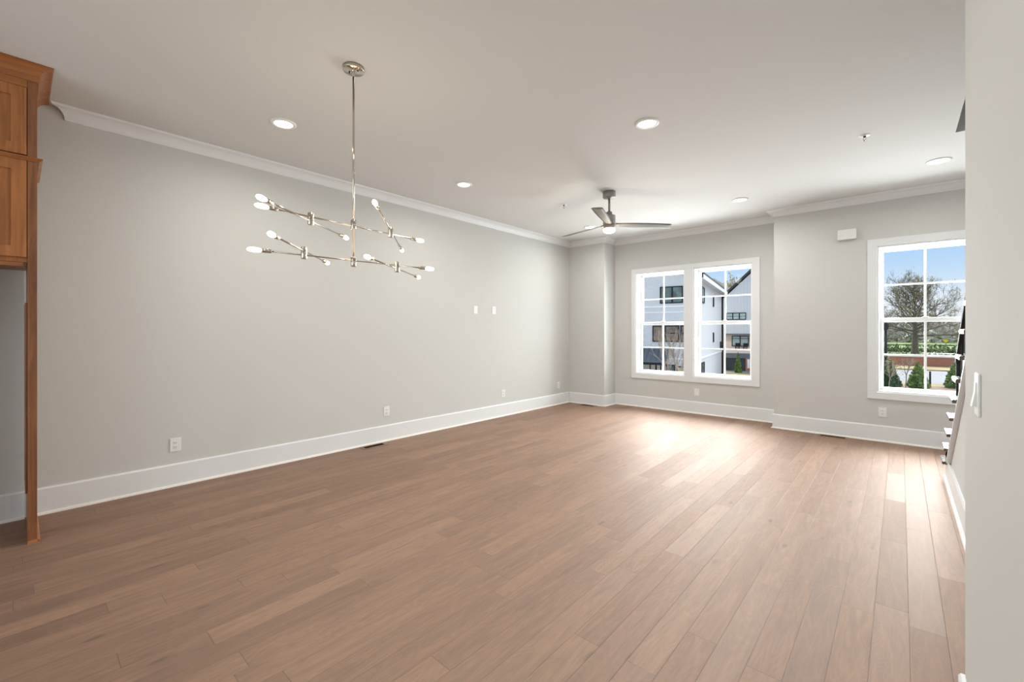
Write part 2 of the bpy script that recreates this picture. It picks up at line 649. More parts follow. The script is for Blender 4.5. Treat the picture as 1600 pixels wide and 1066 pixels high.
# ------------------------------------------------------------------ room shell
XL, Y1, Y2, Y3 = -4.765, 7.04, 7.44, 7.06
XN0, XN1 = -4.005, -1.33
XR, YR = 0.163, 2.11                       # near right wall: face and end
XS = 0.33                                 # wall under the stairs
XO = 1.45                                 # outer right wall
HX, HY0, HY1 = 0.352, 2.11, 5.31          # stairwell opening in the ceiling
WIN = [(-3.59, -2.705, 0.605, 2.402, Y2), (-2.566, -1.689, 0.605, 2.402, Y2), (-0.219, 0.669, 0.604, 2.406, Y3)]

struct(MB().box(-5.0, 1.7, -4.2, 7.8, -0.12, 0.0), 'floor', 'floor')
c = MB()
c.box(-5.0, HX, -4.2, 7.8, H, H + 0.3)
c.box(HX, 1.7, -4.2, HY0, H, H + 0.3)
c.box(HX, 1.7, HY1, 7.8, H, H + 0.3)
struct(c, 'ceiling', 'ceiling')
struct(MB().box(-5.0, XL, -4.2, Y1 + 0.4, 0, H), 'wall_left', 'wall')
struct(MB().box(-5.0, 1.7, -4.4, -4.2, 0, H), 'wall_back', 'wall')
wf = MB()
wf.box(-5.0, XN0, Y1, 7.72, 0, H)
T = 0.26


def wall_open(mb, x0, x1, y0, y1, wins):
    wins = sorted(wins)
    edge = x0
    for a, b, za, zb in wins:
        mb.box(edge, a, y0, y1, 0, H)
        mb.box(a, b, y0, y1, 0, za)
        mb.box(a, b, y0, y1, zb, H)
        edge = b
    mb.box(edge, x1, y0, y1, 0, H)


wall_open(wf, XN0, XN1, Y2, Y2 + T, [w[:4] for w in WIN[:2]])
wf.box(XN1, -0.6, Y3, Y2 + T, 0, H)
wall_open(wf, -0.6, 1.7, Y3, Y3 + T, [WIN[2][:4]])
struct(wf, 'wall_far', 'wall')
struct(MB().box(XR, 1.7, -4.2, YR, 0, H), 'wall_right', 'wall')
struct(MB().box(XO, 1.7, YR, Y3, 0, 5.7), 'wall_outer', 'wall')
sh = MB()
sh.box(0.15, HX, HY0 - 0.2, HY1 + 0.2, H + 0.3, 5.7)
sh.box(HX, XO, HY1, HY1 + 0.2, H + 0.3, 5.7)
sh.box(HX, XO, HY0 - 0.2, HY0, H + 0.3, 5.7)
sh.box(0.15, 1.7, HY0 - 0.2, HY1 + 0.2, 5.7, 5.9)
struct(sh, 'wall_stairwell', 'wall')

# baseboards with shoe moulding
BASE = [(0, 0), (0.016, 0), (0.016, 0.185), (0.010, 0.197), (0, 0.197)]
SHOE = [(0.016, 0), (0.034, 0), (0.0325, 0.008), (0.027, 0.015), (0.016, 0.019)]


def baseboard(name, path):
    o = struct(MB().sweep(BASE, path), name, 'trim')
    s = MB().sweep(SHOE, path).build('shoe_moulding', 'shoe', o)
    return o


baseboard('baseboard_left', [(XL, 0.103), (XL, Y1 - 0.0345)])
baseboard('baseboard_alcove', [(XL, -0.86), (XL, 0.045)])
baseboard('baseboard_far', [(XL, Y1), (XN0, Y1), (XN0, Y2), (XN1, Y2), (XN1, Y3), (XO, Y3)])
baseboard('baseboard_right', [(XO, YR), (XR, YR), (XR, -4.0)])
baseboard('baseboard_stair', [(XS, 5.76), (XS, YR + 0.035)])

# crown moulding: a cove between two small fillets
CD = 0.092
prof = [(0, H), (0, H - CD), (0.010, H - CD), (0.014, H - CD + 0.008)]
for i in range(9):
    a = i / 8 * PI / 2
    prof.append((0.080 - 0.064 * math.cos(a), H - CD + 0.012 + 0.062 * math.sin(a)))
prof += [(0.088, H - 0.012), (0.090, H)]
struct(MB().sweep(prof, [(XL, 0.262), (XL, Y1), (XN0, Y1), (XN0, Y2), (XN1, Y2), (XN1, Y3), (XO, Y3)], start_mitre=-1.0), 'trim_crown', 'trim')

# ------------------------------------------------------------------ windows
for i, (x0, x1, z0, z1, yw) in enumerate(WIN):
    j = MB()
    jt = 0.02
    j.box(x0, x0 + jt, yw - 0.004, yw + 0.24, z0, z1)
    j.box(x1 - jt, x1, yw - 0.004, yw + 0.24, z0, z1)
    j.box(x0 + jt, x1 - jt, yw - 0.004, yw + 0.24, z1 - jt, z1)
    j.box(x0 + jt, x1 - jt, yw - 0.004, yw + 0.24, z0, z0 + jt)
    # inner stops
    j.box(x0 + jt, x0 + jt + 0.010, yw + 0.095, yw + 0.125, z0 + jt, z1 - jt)
    j.box(x1 - jt - 0.010, x1 - jt, yw + 0.095, yw + 0.125, z0 + jt, z1 - jt)
    j.box(x0 + jt + 0.01, x1 - jt - 0.01, yw + 0.095, yw + 0.125, z1 - jt - 0.010, z1 - jt)
    w = struct(j, 'window_%d' % (i + 1), 'vinyl')
    xm, zm = (x0 + x1) / 2, 1.497
    for nm, ya, yb, za, zb, bt, tp in (('upper_sash', yw + 0.172, yw + 0.207, zm - 0.024, z1 - jt, 0.05, 0.034),
                                       ('lower_sash', yw + 0.128, yw + 0.168, z0 + jt, zm + 0.024, 0.034, 0.05)):
        a, b_ = x0 + jt + 0.001, x1 - jt - 0.001
        st = 0.040
        s = MB()
        s.box(a, a + st, ya, yb, za, zb, 0.003)
        s.box(b_ - st, b_, ya, yb, za, zb, 0.003)
        s.box(a + st, b_ - st, ya, yb, za, za + bt, 0.003)
        s.box(a + st, b_ - st, ya, yb, zb - tp, zb, 0.003)
        ym = (ya + yb) / 2
        zmid = (za + bt + zb - tp) / 2
        s.box(xm - 0.011, xm + 0.011, ym - 0.012, ym + 0.012, za + bt, zb - tp)
        s.box(a + st, b_ - st, ym - 0.0115, ym + 0.0115, zmid - 0.010, zmid + 0.010)
        so = s.build(nm, 'vinyl', w)
        MB().box(a + st - 0.005, b_ - st + 0.005, ym - 0.002, ym + 0.002, za + bt - 0.005, zb - tp + 0.005).build('glass_pane', 'glass', so)
    lk = MB().box(xm - 0.03, xm + 0.03, yw + 0.122, yw + 0.15, zm + 0.024, zm + 0.036, 0.004)
    lk.build('sash_lock', 'vinyl', w)


def casing(name, ox0, ox1, oz0, oz1, openings, y):
    m = MB()
    t = 0.02
    ys = (y - t, y)
    holes = sorted(openings)
    zi0, zi1 = holes[0][2], holes[0][3]
    m.box(ox0, ox1, *ys, zi1, oz1, 0.002)
    m.box(ox0, ox1, *ys, oz0, zi0, 0.002)
    e = ox0
    for h_ in holes:
        m.box(e, h_[0], *ys, zi0, zi1, 0.002)
        e = h_[1]
    m.box(e, ox1, *ys, zi0, zi1, 0.002)
    return struct(m, name, 'trim')


casing('trim_1', -3.664, -1.587, 0.515, 2.476, [w[:4] for w in WIN[:2]], Y2)
casing('trim_2', -0.309, 0.759, 0.522, 2.493, [WIN[2][:4]], Y3)

# ------------------------------------------------------------------ wall plates
def plate_base(root, w=0.080, hh=0.117):
    MB().box(-w / 2, w / 2, -0.006, 0, -hh / 2, hh / 2, 0.0022).build('cover_plate', 'plastic', root)


def make_outlet(loc, label, cat='outlet'):
    r = empty('wall_outlet', loc, label, cat, 'wall outlets')
    ORIGIN[r.name] = Vector((0, 0, 0))
    plate_base(r)
    for s in (-1, 1):
        f = MB()
        f.box(-0.016, 0.016, -0.0085, -0.005, s * 0.020 - 0.0135, s * 0.020 + 0.0135, 0.003)
        fo = f.build('socket_face', 'plastic', r)
        k = MB()
        k.box(-0.0075, -0.0050, -0.0090, -0.0080, s * 0.020 - 0.001, s * 0.020 + 0.008)
        k.box(0.0050, 0.0075, -0.0090, -0.0080, s * 0.020 - 0.001, s * 0.020 + 0.008)
        k.tube((0, -0.0090, s * 0.020 - 0.0065), (0, -0.0080, s * 0.020 - 0.0065), 0.0028, seg=10)
        k.build('slots', 'slot', fo)
    return r


LW, FW = PI / 2, 0.0                       # plate faces +X on the left wall, -Y on the far walls
o1 = make_outlet((XL, 0.930, 0.360), 'white duplex outlet low on left wall, nearest the wooden cabinet')
o1.rotation_euler = (0, 0, LW)
dup(o1, (XL, 3.042, 0.366), LW, 'white duplex outlet low on left wall, above the floor vent')
dup(o1, (XL, 5.175, 0.360), LW, 'white duplex outlet low on left wall, third from the wooden cabinet')
dup(o1, (XL, 6.690, 0.355), LW, 'white duplex outlet low on left wall, closest to the far corner')
dup(o1, (XL, 4.958, 1.684), LW, 'white outlet at eye height on left wall, beside the blank plate')
dup(o1, (-0.164, Y3, 0.363), FW, 'white duplex outlet below the window beside the stairs')

r = empty('wall_plate', (XL, 4.562, 1.677), 'white wall plate with plain rectangular insert at eye height on left wall', 'wall plate', 'blank wall plates')
ORIGIN[r.name] = Vector((0, 0, 0))
plate_base(r)
MB().box(-0.0165, 0.0165, -0.0075, -0.005, -0.033, 0.033, 0.002).build('insert', 'plastic', r)
r.rotation_euler = (0, 0, LW)
r2 = dup(r, (-2.514, Y2, 0.355), FW, 'white wall plate with plain insert below the paired windows')

sw = empty('light_switch', (XR, 1.762, 1.180), 'white paddle light switch on the close wall at right', 'light switch')
ORIGIN[sw.name] = Vector((0, 0, 0))
plate_base(sw)
pd = MB()
pd.prism([(-0.006, 0.033), (-0.0085, 0.033), (-0.0095, 0.005), (-0.0160, -0.033), (-0.006, -0.033)], 'X', -0.0165, 0.0165)
pd.build('paddle', 'plastic', sw)
sw.rotation_euler = (0, 0, -PI / 2)

ch = empty('door_chime', (-0.512, Y3, 2.526), 'white box-shaped door chime high on far wall, left of the single window', 'door chime')
MB().box(-0.605, -0.418, Y3 - 0.012, Y3, 2.529, 2.652, 0.002).build('back_plate', 'plastic', ch)
MB().box(-0.608, -0.415, Y3 - 0.052, Y3 - 0.0115, 2.526, 2.655, 0.006).build('cover', 'plastic', ch)

# ------------------------------------------------------------------ floor registers
def register(loc, rot, label):
    r = empty('floor_vent', loc, label, 'floor vent', 'floor vents')
    ORIGIN[r.name] = Vector((0, 0, 0))
    f = MB()
    L, B = 0.155, 0.066
    f.box(-L, L, -B, -B + 0.026, 0.0002, 0.006, 0.001)
    f.box(-L, L, B - 0.026, B, 0.0002, 0.006, 0.001)
    f.box(-L, -L + 0.026, -B + 0.026, B - 0.026, 0.0002, 0.006)
    f.box(L - 0.026, L, -B + 0.026, B - 0.026, 0.0002, 0.006)
    f.build('frame', 'register', r)
    MB().box(-L + 0.026, L - 0.026, -B + 0.026, B - 0.026, 0.0002, 0.001).build('opening', 'registerdark', r)
    s = MB()
    for k in range(13):
        x = -L + 0.036 + k * (2 * L - 0.072) / 12
        s.box(x - 0.0035, x + 0.0035, -B + 0.026, B - 0.026, 0.001, 0.004)
    s.build('slats', 'registerdark', r)
    r.rotation_euler = (0, 0, rot)
    return r


v1 = register((-4.650, 2.800, 0), PI / 2, 'wooden floor vent with dark slots along the left wall')
dup(v1, (-4.285, 6.925, 0), 0, 'wooden floor vent in the far left corner')
dup(v1, (-0.650, 6.945, 0), 0, 'wooden floor vent below the far wall, left of the single window')

# ------------------------------------------------------------------ ceiling fittings
def can(loc, label):
    r = empty('recessed_light', loc, label, 'recessed light', 'recessed ceiling lights')
    ORIGIN[r.name] = Vector((0, 0, 0))
    MB().lathe([(0.066, -0.004), (0.072, -0.010), (0.088, -0.010), (0.097, -0.003), (0.097, 0.0)], seg=40).build('trim_ring', 'plastic', r)
    MB().lathe([(0, -0.0065), (0.066, -0.0065), (0.067, -0.001), (0, -0.001)], seg=40).build('diffuser', 'diffuser', r)
    return r


CANS = [(-3.768, 1.448, 'round recessed light over the left wall, left of the chandelier stem'),
        (-1.545, 3.410, 'round recessed light in the middle of the ceiling, right of the fan'),
        (-3.768, 3.424, 'round recessed light over the left wall, between chandelier and fan'),
        (0.286, 6.072, 'round recessed light nearest the stairs'),
        (-1.545, 6.174, 'round recessed light just right of the fan blade, in front of the window wall'),
        (-3.780, 6.182, 'round recessed light seen behind the left fan blade'),
        (-1.545, 1.440, 'round recessed light at the top edge of the photo')]
first = None
for x, y, lb in CANS:
    o = can((x, y, H), lb) if first is None else dup(first, (x, y, H), None, lb)
    first = first or o
    ld = bpy.data.lights.new('recessed_lamp', 'AREA')
    ld.shape = 'DISK'
    ld.size = 0.12
    ld.energy = 10.5 if x < -2 else (15.0 if y < 5 else (15.0 if x < 0 else 7.0))
    ld.spread = math.radians(165)
    ld.color = (1.0, 0.965, 0.91)
    lo = bpy.data.objects.new('recessed_lamp', ld)
    COL.objects.link(lo)
    lo.location = (x, y, H - 0.012)


def sprinkler(loc, label):
    r = empty('sprinkler_head', loc, label, 'fire sprinkler', 'fire sprinklers')
    ORIGIN[r.name] = Vector((0, 0, 0))
    MB().lathe([(0.012, -0.006), (0.036, -0.005), (0.041, 0.0)], seg=28).build('escutcheon', 'plastic', r)
    b = MB()
    b.tube((0, 0, -0.002), (0, 0, -0.016), 0.009, seg=12)
    b.build('body', 'slot', r)
    f = MB()
    for s in (-1, 1):
        f.tube((s * 0.008, 0, -0.014), (s * 0.010, 0, -0.030), 0.0022, seg=6)
        f.tube((s * 0.010, 0, -0.030), (0, 0, -0.042), 0.0022, seg=6)
    f.lathe([(0, -0.046), (0.013, -0.046), (0.014, -0.043), (0, -0.042)], seg=16)
    f.build('deflector', 'nickel', r)
    return r


s1 = sprinkler((-0.232, 4.872, H), 'white fire sprinkler on ceiling, nearest the stairwell opening')
dup(s1, (-3.374, 4.863, H), None, 'small fire sprinkler on ceiling, left of the fan')

# ------------------------------------------------------------------ ceiling fan
FX, FY = -2.651, 4.782
fan = empty('ceiling_fan', (FX, FY, H), 'grey three blade ceiling fan with lit round lamp', 'ceiling fan')
MB().lathe([(0, 0), (0.077, 0), (0.077, -0.066), (0.072, -0.074), (0.030, -0.074), (0.026, -0.080), (0.0, -0.080)], (FX, FY, H), seg=40).build('canopy', 'satin', fan)
MB().tube((FX, FY, H - 0.078), (FX, FY, 2.80), 0.0135, seg=20).build('downrod', 'satin', fan)
MB().lathe([(0, 2.805), (0.034, 2.805), (0.034, 2.760), (0.072, 2.760), (0.074, 2.755), (0.074, 2.652), (0, 2.652)], (FX, FY, 0), seg=40).build('motor_housing', 'satin', fan)
MB().lathe([(0, 2.652), (0.068, 2.652), (0.068, 2.618), (0, 2.618)], (FX, FY, 0), seg=40).build('lower_housing', 'satin', fan)
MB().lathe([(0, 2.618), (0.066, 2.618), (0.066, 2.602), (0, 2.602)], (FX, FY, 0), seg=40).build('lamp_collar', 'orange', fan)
MB().lathe([(0, 2.602), (0.068, 2.602), (0.070, 2.590), (0.066, 2.568), (0.050, 2.556), (0, 2.552)], (FX, FY, 0), seg=40).build('lamp_lens', 'diffuser', fan)
for ang in (47.5, 166.5, 289.5):
    a = math.radians(ang)
    bm = bmesh.new()
    N_ = 14
    sec = []
    for i in range(N_ + 1):
        u = i / N_
        rr = 0.085 + u * 0.70
        wd = 0.046 + 0.024 * math.sin(min(1, u * 1.6) * PI / 2)
        tw = -math.radians(13 - 3 * u)
        tip = 0.030 * u if i == N_ else 0
        z = 2.652 + 0.002 * math.sin(u * PI)
        ring = []
        for (q, h_) in ((-1, 0), (-0.5, 0.004), (0.5, 0.004), (1, 0), (0.5, -0.0035), (-0.5, -0.0035)):
            y_ = q * wd
            rx = rr + (tip * q if i == N_ else 0)
            ring.append(bm.verts.new((rx, y_ * math.cos(tw) - h_ * math.sin(tw), z - y_ * math.sin(tw) * -1 + h_ * math.cos(tw))))
        sec.append(ring)
    for A, B in zip(sec, sec[1:]):
        for k in range(6):
            f = bm.faces.new((A[k], B[k], B[(k + 1) % 6], A[(k + 1) % 6]))
            f.smooth = True
    bm.faces.new(sec[0])
    bm.faces.new(sec[-1][::-1])
    mb = MB()
    mb.merge(bm, Matrix.Translation((FX, FY, 0)) @ Matrix.Rotation(a, 4, 'Z'))
    bl = mb.build('blade', 'fanblade', fan)
    br = MB()
    t_ = bmesh.new()
    bmesh.ops.create_cube(t_, size=1, matrix=Matrix.Translation((0.085, 0, 2.655)) @ Matrix.Rotation(math.radians(-13), 4, 'X') @ Matrix.Diagonal((0.07, 0.05, 0.016, 1)))
    br.merge(t_, Matrix.Translation((FX, FY, 0)) @ Matrix.Rotation(a, 4, 'Z'))
    br.build('blade_bracket', 'satin', bl)
pl = bpy.data.lights.new('fan_lamp', 'POINT')
pl.energy = 7.0
pl.shadow_soft_size = 0.06
pl.color = (1.0, 0.9, 0.76)
plo = bpy.data.objects.new('fan_lamp', pl)
COL.objects.link(plo)
plo.location = (FX, FY, 2.47)

# ------------------------------------------------------------------ chandelier
CX, CY = -2.633, 1.44
chn = empty('chandelier', (CX, CY, H), 'polished nickel branching chandelier with twelve lit bare bulbs', 'chandelier')
MB().lathe([(0, 0), (0.066, 0), (0.066, -0.020), (0.064, -0.023), (0, -0.023)], (CX, CY, H), seg=44).build('canopy', 'nickel', chn)
for s in (-1, 1):
    MB().lathe([(0, -0.030), (0.0045, -0.030), (0.0055, -0.022), (0, -0.022)], (CX + s * 0.030, CY + s * 0.012, H), seg=12).build('canopy_screw', 'brass', chn)
MB().lathe([(0.0065, -0.060), (0.010, -0.050), (0.010, -0.030), (0.014, -0.022)], (CX, CY, H), seg=20).build('stem_collar', 'nickel', chn)
ZU, ZLo = 2.031, 1.810
st = MB()
st.tube((CX, CY, H - 0.02), (CX, CY, 1.835), 0.0068, seg=16)
st.build('stem', 'nickel', chn)


def arm(nm, c_, ang, half, dz=0.0):
    """A straight arm through c_ with a socket and a bulb at both ends."""
    c_ = Vector(c_)
    a = math.radians(ang)
    d = Vector((math.cos(a), math.sin(a), dz)).normalized()
    ao = MB().tube(c_ - d * (half - 0.115), c_ + d * (half - 0.115), 0.0048, seg=12).build(nm, 'nickel', chn)
    for s in (-1, 1):
        q = c_ + d * s * (half - 0.125)
        MB().lathe([(0, 0), (0.0095, 0), (0.0115, 0.003), (0.0115, 0.050), (0.0095, 0.052), (0, 0.052)], q, d * s, 20).build('bulb_socket', 'nickel', ao)
        MB().lathe([(0, 0), (0.0085, 0), (0.0120, 0.012), (0.0138, 0.030), (0.0125, 0.052), (0.0075, 0.066), (0, 0.071)], q + d * s * 0.053, d * s, 20).build('bulb', 'bulb', ao)
    return d


def clamp(c_, z0, z1, r=0.0175):
    k = MB()
    k.lathe([(0, z0), (r * 0.9, z0), (r, z0 + 0.003), (r, z1 - 0.003), (r * 0.9, z1), (0, z1)], (c_[0], c_[1], 0), seg=28)
    k.lathe([(r, (z0 + z1) / 2 - 0.002), (r + 0.0012, (z0 + z1) / 2 - 0.001), (r + 0.0012, (z0 + z1) / 2 + 0.001), (r, (z0 + z1) / 2 + 0.002)], (c_[0], c_[1], 0), seg=28)
    return k.build('clamp', 'nickel', chn)


dU = arm('main_arm', (CX, CY, ZU), 95, 0.60)
dL = arm('main_arm', (CX, CY, ZLo), 83.5, 0.60)
clamp((CX, CY), ZU - 0.020, ZU + 0.040)
clamp((CX, CY), ZLo - 0.040, ZLo + 0.022)
for dd, z, t_, off, ang, half, dz in ((dU, ZU, -0.285, -0.026, 127, 0.49, 0.0), (dU, ZU, 0.292, 0.026, 137, 0.55, -0.085),
                                      (dL, ZLo, -0.300, 0.024, 138, 0.49, 0.0), (dL, ZLo, 0.304, -0.024, 126, 0.52, 0.0)):
    p = Vector((CX, CY, z)) + dd * t_
    arm('cross_arm', (p.x, p.y, z + off), ang, half, dz)
    zc = z + off / 2
    clamp((p.x, p.y), zc - 0.036, zc + 0.036)
for z in (ZU, ZLo):
    pl = bpy.data.lights.new('chandelier_lamp', 'POINT')
    pl.energy = 5.0
    pl.shadow_soft_size = 0.35
    pl.color = (1.0, 0.88, 0.70)
    plo = bpy.data.objects.new('chandelier_lamp', pl)
    COL.objects.link(plo)
    plo.location = (CX, CY, z)

# ------------------------------------------------------------------ refrigerator cabinet
CF = -4.160                                # front plane of the frame
cab = empty('refrigerator_cabinet', (-4.46, -0.43, 0), 'tall reddish brown wooden cabinet surround with open alcove against left wall', 'cabinet')
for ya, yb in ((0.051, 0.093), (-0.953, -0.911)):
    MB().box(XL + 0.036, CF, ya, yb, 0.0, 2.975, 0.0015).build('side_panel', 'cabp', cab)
sm_ = MB()
sm_.prism([(CF, 0), (CF + 0.016, 0), (CF + 0.014, 0.010), (CF + 0.007, 0.017), (CF, 0.019)], 'Y', 0.051, 0.093)
sm_.prism([(0.093, 0), (0.109, 0), (0.107, 0.010), (0.100, 0.017), (0.093, 0.019)], 'X', XL + 0.036, CF + 0.004)
sm_.build('shoe_moulding', 'cabh', cab)
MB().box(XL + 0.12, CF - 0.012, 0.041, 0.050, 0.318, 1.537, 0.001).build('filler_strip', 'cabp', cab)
MB().box(XL + 0.002, CF - 0.022, -0.910, 0.050, 1.795, 2.972).build('carcass', 'cab', cab)
fr = MB()
fr.box(CF - 0.021, CF - 0.001, -0.910, 0.050, 2.905, 2.972)
fr.build('top_rail', 'cabh', cab)
MB().box(CF - 0.060, CF - 0.022, -0.910, 0.034, 1.768, 1.794, 0.002).build('bottom_valance', 'cabh', cab)


def shaker(y0, y1, z0, z1):
    x0, x1, s = CF - 0.0205, CF + 0.001, 0.066
    d = MB().ring('X', x0, x1, (y0, y1, z0, z1), (y0 + s, y1 - s, z0 + s, z1 - s))
    fo = d.build('door', 'cab', cab)
    MB().box(x0, x1 - 0.011, y0 + s - 0.004, y1 - s + 0.004, z0 + s - 0.004, z1 - s + 0.004).build('door_panel', 'cab', fo)


for y0, y1 in ((-0.429, 0.047), (-0.907, -0.433)):
    shaker(y0, y1, 2.476, 2.902)
    shaker(y0, y1, 1.826, 2.440)
# ledge moulding between the door rows, returned round the right side
led = MB()
led.sweep([(0.0, 2.440), (0.008, 2.440), (0.020, 2.452), (0.024, 2.456), (0.024, 2.462), (0.0, 2.462)],
          [(CF + 0.0015, -0.98), (CF + 0.0015, 0.0935), (XL + 0.002, 0.0935)])
led.build('ledge_moulding', 'cabh', cab)
cpr = [(0, H - 0.001), (0, H - 0.098), (0.006, H - 0.098), (0.008, H - 0.080)]
for i in range(9):
    a = i / 8 * PI / 2
    cpr.append((0.066 - 0.056 * math.cos(a), H - 0.076 + 0.066 * math.sin(a)))
cpr += [(0.071, H - 0.008), (0.071, H - 0.001)]
cm = MB()
cm.sweep(cpr, [(CF + 0.001, -0.98), (CF + 0.001, 0.0940), (XL + 0.002, 0.0940)])
cm.build('crown_moulding', 'cabh', cab)

# ------------------------------------------------------------------ staircase
RISE, RUN = 0.1685, 0.257
stair = empty('staircase', (0.9, 5.8, 0), 'staircase with dark brown treads and white risers climbing behind the right wall', 'staircase')
NT = 12
prev = 0.0
for i in range(NT):
    zt = 0.187 + RISE * i
    yf = 5.800 - RUN * i                   # nosing
    yr = 5.775 - RUN * i                   # riser face
    MB().box(0.280, XO - 0.003, yf - 0.285, yf, zt - 0.027, zt, 0.006).build('tread', 'darkwood', stair)
    MB().box(XS + 0.092, XO - 0.003, yr - 0.018, yr, prev, zt - 0.0275).build('riser', 'trim', stair)
    prev = zt + 0.0005
# under-stair wall with a stepped top edge
poly = [(5.770, 0.0)]
for i in range(NT):
    zt = 0.187 + RISE * i - 0.028
    poly += [(5.770 - RUN * i, zt), (5.770 - RUN * (i + 1), zt)]
poly += [(YR + 0.002, 0.187 + RISE * (NT - 1) - 0.028), (YR + 0.002, 0.0)]
struct(MB().prism(poly, 'X', XS, XS + 0.09), 'wall_stair', 'wall')
# sawtooth skirt board with a bead along its lower edge
pol2 = []
for i in range(NT):
    zt = 0.187 + RISE * i - 0.0285
    pol2 += [(5.768 - RUN * i, zt), (5.768 - RUN * (i + 1), zt)]


def low(y):
    return 0.200 + 0.650 * (5.400 - y)


yl = 5.768 - RUN * NT
pol2 = [(5.768, 0.200)] + pol2 + [(yl, low(yl)), (5.400, 0.200)]
MB().prism(pol2, 'X', XS - 0.016, XS - 0.0005).build('skirt_board', 'trim', stair)
bd = MB()
bd.prism([(5.400, 0.200), (5.400 - 0.02, 0.238), (yl, low(yl) + 0.030), (yl, low(yl))], 'X', XS - 0.030, XS - 0.0165)
bd.build('skirt_bead', 'trim', stair)
rail = empty('stair_railing', (0.40, 5.65, 0.187), 'black newel post and slanted handrail at foot of stairs', 'railing')
MB().box(0.378, 0.414, 5.632, 5.668, 0.1875, 1.110, 0.003).build('newel_post', 'black', rail)
hr = MB()
hr.prism([(5.70, 1.045), (5.70, 1.095), (2.75, 1.095 + 2.95 * RISE / RUN), (2.75, 1.045 + 2.95 * RISE / RUN)], 'X', 0.374, 0.418)
hr.build('handrail', 'black', rail)
bal = MB()
for k in range(1, 10):
    y = 5.65 - k * RUN
    zb_ = 0.187 + RISE * k
    bal.box(0.392, 0.406, y - 0.007, y + 0.007, zb_ + 0.001, 1.05 + (5.70 - y) * RISE / RUN)
bal.build('balusters', 'black', rail)

# ================================================================== OUTSIDE
GZ = -3.6
Cc, Cs = math.cos(0.7241), math.sin(0.7241)
AZ = 0.176
EA = Vector((math.cos(AZ), math.sin(AZ), 0))
EB = Vector((-math.sin(AZ), math.cos(AZ), 0))
struct(MB().box(-90, 120, 8.2, 48.6, GZ - 0.3, GZ), 'ground', 'concrete')
struct(MB().box(-90, 120, 48.6, 54.2, GZ - 0.3, GZ + 0.03), 'ground_bed', 'mulch')
struct(MB().box(-90, 120, 54.2, 57.0, GZ - 0.3, GZ + 0.05), 'ground_verge', 'straw')
struct(MB().box(-90, 120, 57.0, 76.0, GZ - 0.3, GZ + 0.02), 'road', 'asphalt')
struct(MB().box(-90, 120, 76.0, 83.4, GZ - 0.3, GZ + 0.15), 'ground_far_verge', 'straw')
rw = struct(MB().box(-60, 110, 83.4, 84.0, GZ, -2.25), 'wall_retaining', 'rbrick')
MB().box(-60, 110, 83.3, 84.1, -2.25, -2.13).build('coping', 'concrete', rw)
struct(MB().box(-90, 160, 84.0, 150, GZ, -2.2), 'ground_upper_lawn', 'lawn')
struct(MB().box(2.6, 60, 93, 103, -2.2, -2.16), 'path', 'concrete')
struct(MB().box(-150, 220, 150, 420, GZ, -1.9), 'ground_far', 'lawn')

rng = random.Random(7)


def leafcloud(mb, n, fn, size, rg):
    for _ in range(n):
        p = fn(rg)
        if p is None:
            continue
        a = Vector((rg.uniform(-1, 1), rg.uniform(-1, 1), rg.uniform(-1, 1))).normalized()
        b = a.orthogonal().normalized()
        s = size * rg.uniform(0.6, 1.4)
        mb.quad(p - a * s, p - b * s * 0.6, p + a * s, p + b * s * 0.6)


def bare_tree(name, x, y, z0, height, spread, m, label, seed, buds=0, bsize=0.14, depth=5, trunk_r=0.3, first=0.25, group=None, cat='tree', up=0.25, kids=(3, 4), budm='bud'):
    rg = random.Random(seed)
    tips = []
    mb = MB()
    lo = []

    def grow(p, d, L, r, lev):
        segs = 3
        q = p
        for s in range(segs):
            d = (d + Vector((rg.uniform(-1, 1), rg.uniform(-1, 1), rg.uniform(-0.6, 1.0))) * 0.10).normalized()
            q2 = q + d * L / segs
            r2 = r * (1 - 0.22 * (s + 1) / segs)
            mb.tube(q, q2, r * (1 - 0.22 * s / segs), r2, seg=7 if lev < 2 else (4 if lev < 4 else 3), caps=False)
            q = q2
            if lev >= 1 and lev < depth and s < segs - 1:
                k = d.orthogonal().normalized()
                k.rotate(Matrix.Rotation(rg.uniform(0, 2 * PI), 3, d))
                grow(q, (d * 0.75 + k * 0.75 + Vector((0, 0, up * 0.5))).normalized(), L * rg.uniform(0.5, 0.68), r2 * 0.55, lev + 1)
        if lev >= depth:
            tips.append(q)
            return
        for _ in range(rg.randint(*kids) if lev < 3 else 2):
            k = d.orthogonal().normalized()
            k.rotate(Matrix.Rotation(rg.uniform(0, 2 * PI), 3, d))
            nd = (d + k * rg.uniform(0.35, 0.85) * spread + Vector((0, 0, up))).normalized()
            grow(q, nd, L * rg.uniform(0.62, 0.80), r * 0.62, lev + 1)

    base = Vector((0, 0, 0))
    grow(base, Vector((0, 0, 1)), height * first, trunk_r, 0)
    zmax = max(v.co.z for v in mb.bm.verts)
    k = height / zmax
    mtx = Matrix.Translation((x, y, z0)) @ Matrix.Diagonal((k, k, k, 1))
    bmesh.ops.transform(mb.bm, matrix=mtx, verts=mb.bm.verts)
    root = empty(name, (x, y, z0), label, cat, group or ('young trees by the road' if name == 'young_tree' else None))
    mb.build('branches', m, root)
    if buds:
        lf = MB()
        tp = [mtx @ t for t in tips]
        leafcloud(lf, buds, lambda g: g.choice(tp) + Vector((g.gauss(0, 1), g.gauss(0, 1), g.gauss(0, 1))) * 0.25, bsize, rg)
        tag(lf.build('leaf_buds', budm, root), kind='stuff')
    return root


